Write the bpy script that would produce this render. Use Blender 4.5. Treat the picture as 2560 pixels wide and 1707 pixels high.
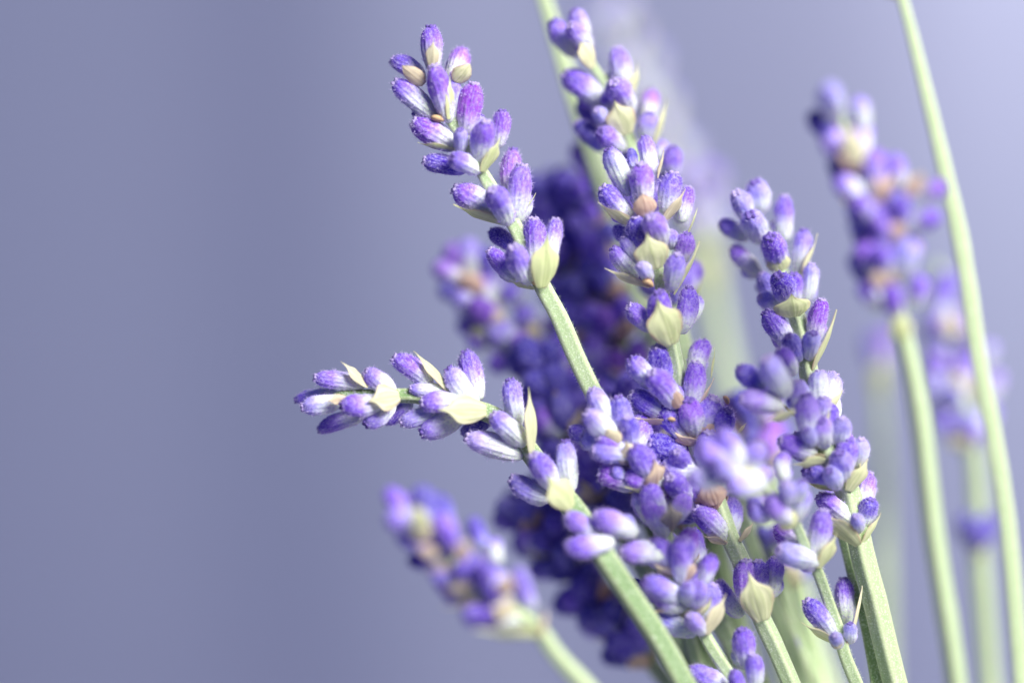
import bpy, math, random
from mathutils import Vector, Matrix, noise

# ------------------------------------------------------------------ camera, light, exposure
for o in list(bpy.data.objects):
    bpy.data.objects.remove(o)
SC = bpy.context.scene
COL = SC.collection
D, W = 0.32, 0.115                    # focus distance and frame width there (metres, life size)
S = W / 2560.0
cam_d = bpy.data.cameras.new('camera')
cam_d.lens, cam_d.sensor_width = 100.0, 36.0
cam_d.clip_start, cam_d.clip_end = 0.01, 20
cam_d.dof.use_dof = True
cam_d.dof.focus_distance = D
cam_d.dof.aperture_fstop = 3.6
cam = bpy.data.objects.new('camera', cam_d)
cam.location = (0, -D, 0)
cam.rotation_euler = (math.radians(90), 0, 0)
COL.objects.link(cam)
SC.camera = cam

world = bpy.data.worlds.new('World')
SC.world = world
world.use_nodes = True
world.node_tree.nodes['Background'].inputs[0].default_value = (0.20, 0.26, 0.95, 1)
world.node_tree.nodes['Background'].inputs[1].default_value = 0.23


def lamp(name, loc, aim, size, power, color, spread=180):
    l = bpy.data.lights.new(name, 'AREA')
    l.shape, l.size, l.energy, l.color = 'SQUARE', size, power, color
    l.spread = math.radians(spread)
    o = bpy.data.objects.new(name, l)
    o.location = loc
    o.rotation_euler = (Vector(aim) - Vector(loc)).to_track_quat('-Z', 'Y').to_euler()
    COL.objects.link(o)


lamp('window_light', (0.44, -0.62, 0.48), (0.02, 0, 0.0), 0.42, 19.5, (1.0, 0.985, 0.90))
lamp('backdrop_fill_light', (0.85, 1.20, 0.74), (0.30, 1.50, 0.15), 0.40, 26.0, (1.0, 0.89, 0.69))  # added lamp: brightens the backdrop's upper right and rims the bunch

SC.view_settings.view_transform = 'Standard'
SC.view_settings.look = 'None'
SC.view_settings.exposure = 0.0
SC.view_settings.gamma = 1.0
SC.render.engine = 'CYCLES'
SC.cycles.use_denoising = True
SC.cycles.max_bounces = 10
SC.cycles.diffuse_bounces = 6
SC.cycles.transmission_bounces = 6


# ------------------------------------------------------------------ materials
def new_mat(name):
    m = bpy.data.materials.new(name)
    m.use_nodes = True
    nt = m.node_tree
    return m, nt, nt.nodes['Principled BSDF'], nt.nodes['Material Output']


def node(nt, kind, **kw):
    n = nt.nodes.new(kind)
    for k, v in kw.items():
        setattr(n, k, v)
    return n


def ramp(nt, stops, fac=None):
    r = node(nt, 'ShaderNodeValToRGB')
    e = r.color_ramp.elements
    while len(e) < len(stops):
        e.new(0.5)
    for i, (p, c) in enumerate(stops):
        e[i].position = p
        e[i].color = (*c, 1) if len(c) == 3 else c
    if fac is not None:
        nt.links.new(fac, r.inputs[0])
    return r


def math_n(nt, op, a, b=None, clamp=False):
    n = node(nt, 'ShaderNodeMath', operation=op, use_clamp=clamp)
    for i, v in enumerate((a, b)):
        if v is None:
            continue
        if isinstance(v, (int, float)):
            n.inputs[i].default_value = v
        else:
            nt.links.new(v, n.inputs[i])
    return n.outputs[0]


def mix_c(nt, fac, a, b, blend='MIX'):
    n = node(nt, 'ShaderNodeMix', data_type='RGBA', blend_type=blend)
    for s, v in ((n.inputs['Factor'], fac), (n.inputs[6], a), (n.inputs[7], b)):
        if isinstance(v, (int, float)):
            s.default_value = v
        elif isinstance(v, tuple):
            s.default_value = (*v, 1)
        else:
            nt.links.new(v, s)
    return n.outputs[2]


def noise_n(nt, vec, scale, detail=3, rough=0.6):
    n = node(nt, 'ShaderNodeTexNoise')
    n.inputs['Scale'].default_value = scale
    n.inputs['Detail'].default_value = detail
    n.inputs['Roughness'].default_value = rough
    if vec is not None:
        nt.links.new(vec, n.inputs['Vector'])
    return n.outputs['Fac']


def shifted_coords(nt):
    tc = node(nt, 'ShaderNodeTexCoord')
    oi = node(nt, 'ShaderNodeObjectInfo')
    k = math_n(nt, 'MULTIPLY', oi.outputs['Random'], 37.0)
    va = node(nt, 'ShaderNodeVectorMath', operation='ADD')
    nt.links.new(tc.outputs['Object'], va.inputs[0])
    nt.links.new(k, va.inputs[1])
    return tc, oi, va.outputs[0]


def mat_bud():
    m, nt, b, out = new_mat('lavender_calyx')
    tc, oi, vec = shifted_coords(nt)
    sep = node(nt, 'ShaderNodeSeparateXYZ')
    nt.links.new(tc.outputs['Object'], sep.inputs[0])
    col = node(nt, 'ShaderNodeSeparateColor')
    nt.links.new(oi.outputs['Color'], col.inputs[0])
    n1 = noise_n(nt, vec, 5.0, 3)
    t = math_n(nt, 'ADD', sep.outputs[2], math_n(nt, 'MULTIPLY', math_n(nt, 'SUBTRACT', n1, 0.5), 0.42))
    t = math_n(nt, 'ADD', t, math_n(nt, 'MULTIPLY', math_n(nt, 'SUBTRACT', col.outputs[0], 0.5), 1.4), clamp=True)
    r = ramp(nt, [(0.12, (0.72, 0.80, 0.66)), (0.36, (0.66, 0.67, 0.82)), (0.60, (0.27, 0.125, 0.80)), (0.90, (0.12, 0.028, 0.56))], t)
    blue = ramp(nt, [(0.12, (0.73, 0.82, 0.71)), (0.38, (0.60, 0.66, 0.89)), (0.62, (0.20, 0.17, 0.80)), (0.92, (0.022, 0.010, 0.38))], t)
    mag = ramp(nt, [(0.12, (0.74, 0.77, 0.64)), (0.36, (0.66, 0.60, 0.77)), (0.58, (0.43, 0.13, 0.74)), (0.90, (0.25, 0.03, 0.50))], t)
    hue = math_n(nt, 'ADD', col.outputs[2], math_n(nt, 'MULTIPLY', math_n(nt, 'SUBTRACT', oi.outputs['Random'], 0.5), 0.35))
    f_b = math_n(nt, 'MULTIPLY', math_n(nt, 'SUBTRACT', 0.5, hue), 2.0, clamp=True)
    f_m = math_n(nt, 'MULTIPLY', math_n(nt, 'SUBTRACT', hue, 0.5), 2.0, clamp=True)
    c = mix_c(nt, f_b, r.outputs[0], blue.outputs[0])
    c = mix_c(nt, f_m, c, mag.outputs[0])
    # woolly down: pale specks and threads between the hairs
    mp = node(nt, 'ShaderNodeMapping')
    mp.inputs['Scale'].default_value = (1, 1, 0.22)
    nt.links.new(vec, mp.inputs[0])
    st = ramp(nt, [(0.46, (0, 0, 0)), (0.62, (1, 1, 1))], noise_n(nt, mp.outputs[0], 22.0, 3, 0.6))
    c = mix_c(nt, math_n(nt, 'MULTIPLY', st.outputs[0], 0.20), c, (0.72, 0.68, 0.88))
    sp = ramp(nt, [(0.50, (0, 0, 0)), (0.62, (1, 1, 1))], noise_n(nt, vec, 15.0, 4, 0.75))
    dk = ramp(nt, [(0.36, (1, 1, 1)), (0.48, (0, 0, 0))], noise_n(nt, vec, 17.0, 3, 0.6))
    c = mix_c(nt, math_n(nt, 'MULTIPLY', dk.outputs[0], 0.40), c, (0.13, 0.06, 0.50))
    c = mix_c(nt, math_n(nt, 'MULTIPLY', sp.outputs[0], 0.34), c, (0.80, 0.76, 0.93))
    c = mix_c(nt, math_n(nt, 'MULTIPLY', col.outputs[1], 0.62), c, (0.84, 0.83, 0.94))
    nt.links.new(c, b.inputs['Base Color'])
    b.inputs['Roughness'].default_value = 0.75
    b.inputs['Specular IOR Level'].default_value = 0.25
    b.inputs['Sheen Weight'].default_value = 0.14
    b.inputs['Sheen Roughness'].default_value = 0.45
    b.inputs['Sheen Tint'].default_value = (0.86, 0.80, 1.0, 1)
    b.inputs['Subsurface Weight'].default_value = 0.30
    b.inputs['Subsurface Radius'].default_value = (0.8, 0.5, 1.0)
    b.inputs['Subsurface Scale'].default_value = 0.0007
    bp = node(nt, 'ShaderNodeBump')
    bp.inputs['Strength'].default_value = 0.5
    bp.inputs['Distance'].default_value = 0.00012
    nt.links.new(noise_n(nt, vec, 26.0, 4, 0.7), bp.inputs['Height'])
    nt.links.new(bp.outputs[0], b.inputs['Normal'])
    return m


def add_translucent(nt, b, out, color_socket, weight):
    tr = node(nt, 'ShaderNodeBsdfTranslucent')
    nt.links.new(color_socket, tr.inputs['Color'])
    mx = node(nt, 'ShaderNodeMixShader')
    mx.inputs[0].default_value = weight
    nt.links.new(b.outputs[0], mx.inputs[1])
    nt.links.new(tr.outputs[0], mx.inputs[2])
    nt.links.new(mx.outputs[0], out.inputs['Surface'])


def mat_bract():
    m, nt, b, out = new_mat('papery_bract')
    tc, oi, vec = shifted_coords(nt)
    col = node(nt, 'ShaderNodeSeparateColor')
    nt.links.new(oi.outputs['Color'], col.inputs[0])
    at = node(nt, 'ShaderNodeAttribute', attribute_name='vein')
    n1 = noise_n(nt, vec, 3.5, 3)
    green = mix_c(nt, n1, (0.92, 0.95, 0.64), (0.84, 0.91, 0.50))
    cream = mix_c(nt, n1, (0.96, 0.94, 0.76), (0.93, 0.90, 0.64))
    brown = mix_c(nt, n1, (0.90, 0.72, 0.60), (0.82, 0.62, 0.48))
    c = mix_c(nt, math_n(nt, 'MULTIPLY', col.outputs[0], 2.0, clamp=True), green, cream)
    c = mix_c(nt, math_n(nt, 'MULTIPLY', math_n(nt, 'SUBTRACT', col.outputs[0], 0.5), 2.0, clamp=True), c, brown)
    vc = mix_c(nt, math_n(nt, 'MULTIPLY', math_n(nt, 'SUBTRACT', col.outputs[0], 0.35), 2.0, clamp=True), (0.50, 0.60, 0.22), (0.50, 0.27, 0.22))
    c = mix_c(nt, math_n(nt, 'MULTIPLY', at.outputs['Fac'], 0.55), c, vc)
    ar = node(nt, 'ShaderNodeAttribute', attribute_name='rim')
    c = mix_c(nt, math_n(nt, 'MULTIPLY', ar.outputs['Fac'], math_n(nt, 'ADD', 0.18, math_n(nt, 'MULTIPLY', oi.outputs['Random'], 0.5))), c, (0.62, 0.40, 0.30))
    sp = ramp(nt, [(0.58, (0, 0, 0)), (0.68, (1, 1, 1))], noise_n(nt, vec, 9.0, 4))
    c = mix_c(nt, math_n(nt, 'MULTIPLY', sp.outputs[0], 0.25), c, (0.62, 0.50, 0.34))
    nt.links.new(c, b.inputs['Base Color'])
    b.inputs['Roughness'].default_value = 0.6
    b.inputs['Sheen Weight'].default_value = 0.15
    add_translucent(nt, b, out, c, 0.42)
    return m


def mat_stem():
    m, nt, b, out = new_mat('square_stem')
    tc, oi, vec = shifted_coords(nt)
    col = node(nt, 'ShaderNodeSeparateColor')
    nt.links.new(oi.outputs['Color'], col.inputs[0])
    at = node(nt, 'ShaderNodeAttribute', attribute_name='ridge')
    n1 = noise_n(nt, vec, 900.0, 3)
    n2 = noise_n(nt, vec, 5000.0, 2)
    light = mix_c(nt, n1, (0.58, 0.69, 0.42), (0.42, 0.56, 0.29))
    deep = mix_c(nt, n1, (0.20, 0.33, 0.12), (0.11, 0.21, 0.07))
    c = mix_c(nt, col.outputs[0], light, deep)
    sp = ramp(nt, [(0.52, (0, 0, 0)), (0.66, (1, 1, 1))], n2)
    c = mix_c(nt, math_n(nt, 'MULTIPLY', sp.outputs[0], 0.55), c, (0.80, 0.86, 0.72))
    c = mix_c(nt, math_n(nt, 'MULTIPLY', at.outputs['Fac'], 0.35), c, (0.74, 0.74, 0.50))
    nt.links.new(c, b.inputs['Base Color'])
    b.inputs['Roughness'].default_value = 0.6
    b.inputs['Sheen Weight'].default_value = 0.25
    b.inputs['Subsurface Weight'].default_value = 0.2
    b.inputs['Subsurface Radius'].default_value = (0.6, 1.0, 0.4)
    b.inputs['Subsurface Scale'].default_value = 0.0006
    bp = node(nt, 'ShaderNodeBump')
    bp.inputs['Strength'].default_value = 0.4
    bp.inputs['Distance'].default_value = 0.0001
    nt.links.new(n2, bp.inputs['Height'])
    nt.links.new(bp.outputs[0], b.inputs['Normal'])
    return m


def mat_plain(name, color, rough=0.7, translucent=0.0, vary=None, scale=30.0):
    m, nt, b, out = new_mat(name)
    tc, oi, vec = shifted_coords(nt)
    c = mix_c(nt, noise_n(nt, vec, scale), color, vary or color)
    nt.links.new(c, b.inputs['Base Color'])
    b.inputs['Roughness'].default_value = rough
    if translucent:
        add_translucent(nt, b, out, c, translucent)
    return m


M_BUD, M_BRACT, M_STEM = mat_bud(), mat_bract(), mat_stem()
M_HAIR = mat_plain('downy_hair', (0.80, 0.74, 0.96), 0.6, 0.4, (0.56, 0.42, 0.88))
M_SHAIR = mat_plain('stem_hair', (0.86, 0.90, 0.78), 0.6, 0.4)
M_TIP = mat_plain('petal_tip', (0.72, 0.66, 0.88), 0.7, 0.2, (0.26, 0.14, 0.58), 9.0)
M_TIP_DARK = mat_plain('petal_tip_closed', (0.07, 0.04, 0.30), 0.7, 0.1, (0.30, 0.20, 0.62), 9.0)
M_DRY = mat_plain('dry_floret', (0.50, 0.30, 0.15), 0.8, 0.0, (0.68, 0.50, 0.30), 9.0)
M_WALL = mat_plain('lavender_grey_cloth', (0.235, 0.265, 0.45), 0.9, 0.0, (0.222, 0.265, 0.445), 6.0)
M_TABLE = mat_plain('pale_tabletop', (0.42, 0.41, 0.47), 0.6, 0.0, (0.46, 0.45, 0.50), 9.0)


# ------------------------------------------------------------------ helpers
def mesh_from(name, verts, faces, mat, smooth=True, attr=None):
    me = bpy.data.meshes.new(name)
    me.from_pydata([tuple(v) for v in verts], [], faces)
    me.materials.append(mat)
    if smooth:
        me.shade_smooth()
    if attr:
        a = me.attributes.new(attr[0], 'FLOAT', 'POINT')
        a.data.foreach_set('value', [float(q) for q in attr[1]])
    me.update()
    return me


def link(name, me, parent=None, matrix=None, color=None):
    o = bpy.data.objects.new(name, me)
    COL.objects.link(o)
    if parent is not None:
        o.parent = parent
    if matrix is not None:
        o.matrix_basis = matrix
    if color is not None:
        o.color = color
    return o


def PT(px, py, z):
    k = (D + z) / D
    return Vector(((px - 1280) * S * k, z, (853.5 - py) * S * k))


# ------------------------------------------------------------------ the setting
def build_backdrop():
    # a hanging cloth with shallow soft folds, and the top the bunch stands on
    v, f = [], []
    nx, nz = 260, 16
    for j in range(nz + 1):
        for i in range(nx + 1):
            x = -2.2 + 4.4 * i / nx
            z = -0.30 + 2.1 * j / nz
            y = 1.60 + 0.0055 * math.sin(x * 19 + 0.6 * math.sin(z * 2)) + 0.0016 * math.sin(x * 33 + 1.3 + z) + 0.006 * math.sin(x * 5.2 + 2)
            v.append((x, y, z))
    for j in range(nz):
        for i in range(nx):
            a = j * (nx + 1) + i
            f.append((a, a + 1, a + nx + 2, a + nx + 1))
    o = link('backdrop', mesh_from('backdrop', v, f, M_WALL))
    o['kind'] = 'structure'
    o['label'] = 'plain lavender grey cloth backdrop hanging far behind the flowers'
    z0, z1 = -0.32, -0.30
    v = [(x, y, z) for z in (z0, z1) for x, y in ((-1.2, -0.15), (1.2, -0.15), (1.2, 1.66), (-1.2, 1.66))]
    f = [(3, 2, 1, 0), (4, 5, 6, 7), (0, 1, 5, 4), (1, 2, 6, 5), (2, 3, 7, 6), (3, 0, 4, 7)]
    o = link('tabletop', mesh_from('tabletop', v, f, M_TABLE, smooth=False))
    o['kind'] = 'structure'
    o['label'] = 'plain grey tabletop under the bunch of stems'


build_backdrop()

# ------------------------------------------------------------------ shared meshes: calyx, down, petal tip, bracts
PROFILE = [(0.0, 0.09), (0.04, 0.135), (0.11, 0.180), (0.21, 0.222), (0.33, 0.252), (0.47, 0.272), (0.60, 0.280), (0.72, 0.272),
           (0.81, 0.254), (0.88, 0.226), (0.93, 0.190), (0.97, 0.140), (0.99, 0.100), (1.0, 0.060)]


def prof(t):
    for (a, ra), (b, rb) in zip(PROFILE, PROFILE[1:]):
        if t <= b:
            return ra + (rb - ra) * (t - a) / (b - a)
    return PROFILE[-1][1]


def calyx_point(t, th, var):
    rng = var
    r = prof(t)
    ribs = 1 + 0.075 * math.cos(13 * th + rng['ph'] + 0.8 * t) * math.sin(math.pi * min(1, t * 0.95 + 0.05))
    lump = 1 + 0.17 * noise.noise((math.cos(th) * 1.3 + rng['o'], math.sin(th) * 1.3, t * 3.0))
    r *= ribs * lump
    if t > 0.9:                                   # four soft teeth round the mouth
        r *= 1 + 0.22 * math.cos(4 * th + rng['ph']) * (t - 0.9) / 0.1
    bx = rng['bend'] * math.sin(math.pi * t)
    return Vector((r * math.cos(th) + bx, r * math.sin(th), t))


RB = random.Random(7)
VARS = [dict(ph=RB.random() * 6, o=RB.random() * 50, bend=b) for b in (0.0, 0.045, -0.03, 0.07, 0.02, -0.05)]


def make_calyx(var):
    n = 39
    v, f = [], []
    ts = [p[0] for p in PROFILE]
    for t in ts:
        for i in range(n):
            v.append(calyx_point(t, 2 * math.pi * i / n, var))
    for j in range(len(ts) - 1):
        for i in range(n):
            a, b = j * n + i, j * n + (i + 1) % n
            f.append((a, b, b + n, a + n))
    f.append(tuple(range(n - 1, -1, -1)))
    f.append(tuple((len(ts) - 1) * n + i for i in range(n)))
    return mesh_from('bud', v, f, M_BUD)


def make_fuzz(var, seed, count=520):
    rng = random.Random(seed)
    v, f = [], []
    for _ in range(count):
        t = rng.random() ** 0.85
        th = rng.random() * 2 * math.pi
        p = calyx_point(t, th, var)
        q = calyx_point(min(1, t + 0.03), th, var)
        out = Vector((math.cos(th), math.sin(th), 0.0))
        if t > 0.9:
            out = (out * (1.05 - t) * 8 + Vector((0, 0, 1))).normalized()
        d = (out + Vector((0, 0, 0.55)) + Vector((rng.gauss(0, .45), rng.gauss(0, .45), rng.gauss(0, .45)))).normalized()
        L = rng.uniform(0.035, 0.10)
        s = d.cross(Vector((rng.gauss(0, 1), rng.gauss(0, 1), rng.gauss(0, 1)))).normalized() * rng.uniform(0.0035, 0.0062)
        k = len(v)
        m = p + d * L * 0.55
        tip = p + (d + Vector((rng.gauss(0, .25), rng.gauss(0, .25), rng.gauss(0, .25)))) * L
        p = p - d * 0.008
        v += [p - s, p + s, m + s * 0.8, m - s * 0.8, tip]
        f += [(k, k + 1, k + 2, k + 3), (k + 3, k + 2, k + 4)]
    return mesh_from('fuzz', v, f, M_HAIR, smooth=False)


def make_tip(var, seed, mat):
    # the puckered mouth: lobed ring with folded petal points in the middle
    rng = random.Random(seed)
    v, f = [], []
    n = 20
    rings = [(0.09, 0.945), (0.125, 0.985), (0.118, 1.018), (0.080, 1.030), (0.045, 0.998), (0.015, 1.003)]
    lob = rng.choice((4, 5))
    for j, (r, z) in enumerate(rings):
        for i in range(n):
            th = 2 * math.pi * i / n
            k = 1 + 0.20 * math.cos(lob * th + rng.random() * 0.3)
            v.append((r * k * math.cos(th), r * k * math.sin(th), z + 0.014 * math.cos(lob * th) + rng.gauss(0, .004)))
    for j in range(len(rings) - 1):
        for i in range(n):
            a, b = j * n + i, j * n + (i + 1) % n
            f.append((a, b, b + n, a + n))
    f.append(tuple((len(rings) - 1) * n + i for i in range(n)))
    return mesh_from('petal_tip', v, f, mat)


CALYX = [make_calyx(q) for q in VARS]
FUZZ = [make_fuzz(q, 11 + i) for i, q in enumerate(VARS)]
TIPS = [make_tip(q, 31 + i, m) for m in (M_TIP, M_TIP_DARK) for i, q in enumerate(VARS)]


def make_bract(seed, wrap, sharp):
    # ovate papery leaf, unit length on z, unit full width on x, outside faces -y, edges curl back
    rng = random.Random(seed)
    nu, nv = 24, 30
    v, f, vein = [], [], []
    th_k = 0.022
    asym = rng.uniform(-0.10, 0.10)
    veins = [(-0.86 + 1.72 * k / 8 + rng.uniform(-.09, .09), rng.uniform(.3, 1.0), rng.uniform(.5, .95)) for k in range(9)]
    rim = []
    for side in (0, 1):
        for j in range(nu + 1):
            u = j / nu
            tab = [(0, .14), (.12, .25), (.28, .38), (.44, .47), (.56, .50), (.63, .45), (.69, .32), (.75, .20), (.83, .115), (.92, .05), (1, .006)] if sharp else \
                [(0, .17), (.12, .30), (.28, .43), (.48, .50), (.66, .47), (.80, .36), (.90, .22), (.96, .11), (1, .01)]
            for (ua, ha), (ub, hb) in zip(tab, tab[1:]):
                if u <= ub:
                    hw = ha + (hb - ha) * (u - ua) / (ub - ua)
                    break
            for i in range(nv + 1):
                s = -1 + 2 * i / nv
                ph = s * wrap * (1 - 0.55 * u)
                x = hw * math.sin(ph) / math.sin(min(wrap, 1.5))
                x *= 1 + asym * s + 0.07 * noise.noise((u * 9 + seed, s * 1.5, 5.0)) * abs(s)
                bulge = 0.20 * math.sin(math.pi * min(1, 0.03 + u * 0.80)) + 0.06 * u * u
                y = -bulge * math.cos(ph) * 0.9 + hw * (1 - math.cos(ph)) * 0.75
                vv = 0.0
                for s0, amp, end in veins:
                    vv = max(vv, amp * math.exp(-((s - s0 * (1 - 0.3 * u)) / 0.075) ** 2) * max(0.0, min(1.0, (end - u) * 4)))
                vv = max(vv, math.exp(-(s / 0.07) ** 2))
                y -= 0.018 * vv
                y += 0.03 * noise.noise((s * 2 + seed, u * 3, 3.1)) + 0.035 * abs(s) ** 3 * math.sin(u * 9 + seed)
                if side:
                    y += th_k * (1 - 0.7 * u)
                z = u + 0.03 * noise.noise((s * 4 + seed, u * 2, 7.7)) * (abs(s) ** 2)
                v.append((x, y, z))
                vein.append(vv)
                rim.append(max(0.0, min(1.0, (abs(s) - 0.80) * 5 + 0.9 * noise.noise((u * 6, s * 3 + seed, 9.0)) + max(0, u - 0.86) * 5)))
    n = (nu + 1) * (nv + 1)
    for j in range(nu):
        for i in range(nv):
            a = j * (nv + 1) + i
            f.append((a, a + 1, a + nv + 2, a + nv + 1))
            f.append((n + a + nv + 1, n + a + nv + 2, n + a + 1, n + a))
    edge = [i for i in range(nv)] + [j * (nv + 1) + nv for j in range(nu)] + [nu * (nv + 1) + nv - i for i in range(nv)] + [(nu - j) * (nv + 1) for j in range(nu)]
    for a, b in zip(edge, edge[1:] + edge[:1]):
        f.append((b, a, n + a, n + b))
    me = mesh_from('bract', v, f, M_BRACT, attr=('vein', vein))
    at = me.attributes.new('rim', 'FLOAT', 'POINT')
    at.data.foreach_set('value', rim)
    return me


DRY = make_calyx(dict(ph=1.0, o=77.0, bend=0.09))
DRY.materials.clear()
DRY.materials.append(M_DRY)
BR_SHARP = [make_bract(3 + i, 0.85, True) for i in range(6)]
BR_BLUNT = [make_bract(9 + i, 1.05, False) for i in range(3)]

# ------------------------------------------------------------------ parts of a sprig
RND = random.Random(20)
TOWARD = Vector((0, -1, 0))
#          coverage, paleness, hue  (0 blue .. 0.5 violet .. 1 magenta)
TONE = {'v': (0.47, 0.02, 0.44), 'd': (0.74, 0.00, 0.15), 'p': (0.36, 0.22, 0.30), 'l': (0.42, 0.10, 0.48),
        'm': (0.51, 0.02, 0.70), 'y': (0.37, 0.40, 0.08), 'b': (0.47, 0.13, 0.12), 'n': (0.95, 0.0, 0.05)}  # d and n: deep violet and navy, also painting in shade between sprigs


class Sprig:
    def __init__(self, name, label, category, path, width, deep_green=0.25, group=None, detail=True, start=0.0):
        """path: (px, py, depth in mm) from the tip down; the stem then runs on to the tie point and the tabletop."""
        self.detail, self.rng = detail, random.Random(hash_str(label))
        self.w = width
        pts = [PT(x, y, z * 0.001) for x, y, z in path]
        self.axis = [(x, y, z) for x, y, z in path]
        last, prev = pts[-1], pts[-2]
        i = Sprig.count
        Sprig.count += 1
        ang, rad = i * 2.39996, 0.0016 * math.sqrt(i + 0.5) * 1.25
        tie = Vector((0.058 + rad * math.cos(ang), 0.010 + rad * math.sin(ang), -0.102))
        foot = tie + Vector(((tie.x - last.x) * 0.3 + 0.2 * rad * math.cos(ang), (tie.y - last.y) * 0.3, -0.0885))
        foot.z = -0.30
        mid = last.lerp(tie, 0.55) + (last - prev).normalized() * 0.004
        self.foot = foot
        self.root = bpy.data.objects.new(name, None)
        self.root.empty_display_size = 0.003
        self.root.location = foot
        COL.objects.link(self.root)
        self.root['label'], self.root['category'] = label, category
        if group:
            self.root['group'] = group
        self.stem(pts + [mid, tie, foot], width, deep_green)

    def stem(self, pts, width, deep_green):
        # Catmull-Rom through the points, square section with rounded ridges
        line, rads = [], []
        P = [pts[0] * 2 - pts[1]] + pts + [pts[-1] * 2 - pts[-2]]
        acc = 0.0
        T = []
        for k in range(1, len(P) - 1):
            d0, d1 = (P[k] - P[k - 1]).length, (P[k + 1] - P[k]).length
            T.append(((P[k] - P[k - 1]) / d0 * d1 + (P[k + 1] - P[k]) / d1 * d0) / (d0 + d1))
        for k in range(len(pts) - 1):
            p1, p2 = pts[k], pts[k + 1]
            h = (p2 - p1).length
            n = min(40, max(3, int(h / 0.0012)))
            for i in range(n):
                t = i / n
                line.append(p1 * (2 * t ** 3 - 3 * t * t + 1) + T[k] * h * (t ** 3 - 2 * t * t + t) + p2 * (-2 * t ** 3 + 3 * t * t) + T[k + 1] * h * (t ** 3 - t * t))
        line.append(P[-2])
        L = [0.0]
        for a, b in zip(line, line[1:]):
            L.append(L[-1] + (b - a).length)
        self.line = line
        verts, faces, ridge = [], [], []
        n = 16
        side = Vector((0.7, 0.7, 0.1))
        r_full = width * S * 0.5
        rot = self.rng.random() * 0.9
        fr = []
        for k, p in enumerate(line):
            t = (line[min(k + 1, len(line) - 1)] - line[max(k - 1, 0)]).normalized()
            side = (side - t * side.dot(t)).normalized()
            up = t.cross(side)
            r = r_full * min(1.0, 0.50 + 0.50 * L[k] / 0.034) * (1 + 0.05 * noise.noise((L[k] * 300, 1.0, width)))
            if k == 0:
                r *= 0.4
            fr.append((p, t, side.copy(), up.copy(), r))
            for i in range(n):
                th = 2 * math.pi * i / n + rot
                sq = 1.0 + 0.19 * math.cos(4 * (th - rot))
                verts.append(p + (side * math.cos(th) + up * math.sin(th)) * r * sq)
                ridge.append(max(0.0, math.cos(4 * (th - rot))) ** 4)
        for k in range(len(line) - 1):
            for i in range(n):
                a, b = k * n + i, k * n + (i + 1) % n
                faces.append((a, b, b + n, a + n))
        faces.append(tuple(range(n - 1, -1, -1)))
        faces.append(tuple((len(line) - 1) * n + i for i in range(n)))
        verts = [q - self.foot for q in verts]
        o = link('stem', mesh_from('stem', verts, faces, M_STEM, attr=('ridge', ridge)), self.root, None, (deep_green, 0, 0, 1))
        if self.detail:
            v, f = [], []
            rng = self.rng
            for p, t, sd, up, r in fr:
                if p.z < -0.045:
                    break
                for _ in range(34):
                    th = rng.random() * 2 * math.pi
                    out = sd * math.cos(th) + up * math.sin(th)
                    b = p + out * r * 1.0 + t * rng.uniform(-.0007, .0007) - self.foot
                    d = (out - t * rng.uniform(-0.2, .9) + Vector((rng.gauss(0, .3), rng.gauss(0, .3), rng.gauss(0, .3)))).normalized()
                    h = rng.uniform(0.00014, 0.00038)
                    w = d.cross(t + Vector((.1, .2, .3))).normalized() * 0.00003
                    k = len(v)
                    v += [b - w, b + w, b + d * h]
                    f.append((k, k + 1, k + 2))
            fz = link('fuzz', mesh_from('fuzz', v, f, M_SHAIR, smooth=False), o)
            fz['kind'] = 'stuff'

    def depth(self, px, py):
        # depth of the stem where it passes nearest to the pixel
        best, bz = 1e18, 0
        for (x0, y0, z0), (x1, y1, z1) in zip(self.axis, self.axis[1:]):
            dx, dy = x1 - x0, y1 - y0
            t = max(0, min(1, ((px - x0) * dx + (py - y0) * dy) / (dx * dx + dy * dy + 1e-9)))
            d = (px - x0 - dx * t) ** 2 + (py - y0 - dy * t) ** 2
            if d < best:
                best, bz = d, z0 + (z1 - z0) * t
        return bz * 0.001

    def place_bud(self, B, T, w, tone, name='bud', mat=None):
        rng = self.rng
        ax = T - B
        L = ax.length
        q = ax.to_track_quat('Z', 'Y').to_matrix().to_4x4()
        roll = Matrix.Rotation(rng.random() * 6.283, 4, 'Z')
        k = w / 0.56
        M = Matrix.Translation(B - self.foot) @ q @ roll @ Matrix.Diagonal((k * rng.uniform(.96, 1.04), k * rng.uniform(.96, 1.04), L, 1))
        i = rng.randrange(len(CALYX))
        c = TONE[tone]
        col = (min(1, max(0, c[0] + rng.gauss(0, .05))), min(1, max(0, c[1] + rng.gauss(0, .06))), min(1, max(0, c[2] + rng.gauss(0, .08))), 1)
        o = link('bud', CALYX[i], self.root, M, col)
        if self.detail:
            fz = link('fuzz', FUZZ[i], o)
            fz['kind'] = 'stuff'
            link('petal_tip', TIPS[i + (len(CALYX) if rng.random() < 0.45 else 0)], o)
        return o

    def bud(self, bx, by, tx, ty, w, tone='v', pos='s', dz=0.0):
        """one traced bud: base and tip in photograph pixels, width, tone; pos f(ront), s(ide), b(ack) of the stem"""
        z = self.depth(bx, by) + {'f': -0.0013, 's': -0.0002, 'b': 0.0016}[pos] + dz * 0.001
        L2 = math.hypot(tx - bx, ty - by)
        Ln = max(L2 * 1.04, w * 1.72)
        tilt = math.sqrt(max(0, Ln * Ln - L2 * L2)) * S * {'f': -1, 's': -0.55, 'b': 0.8}[pos]
        if pos == 'f':
            tilt = min(tilt, -0.28 * L2 * S)
        B, T = PT(bx, by, z), PT(tx, ty, z + tilt)
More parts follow.
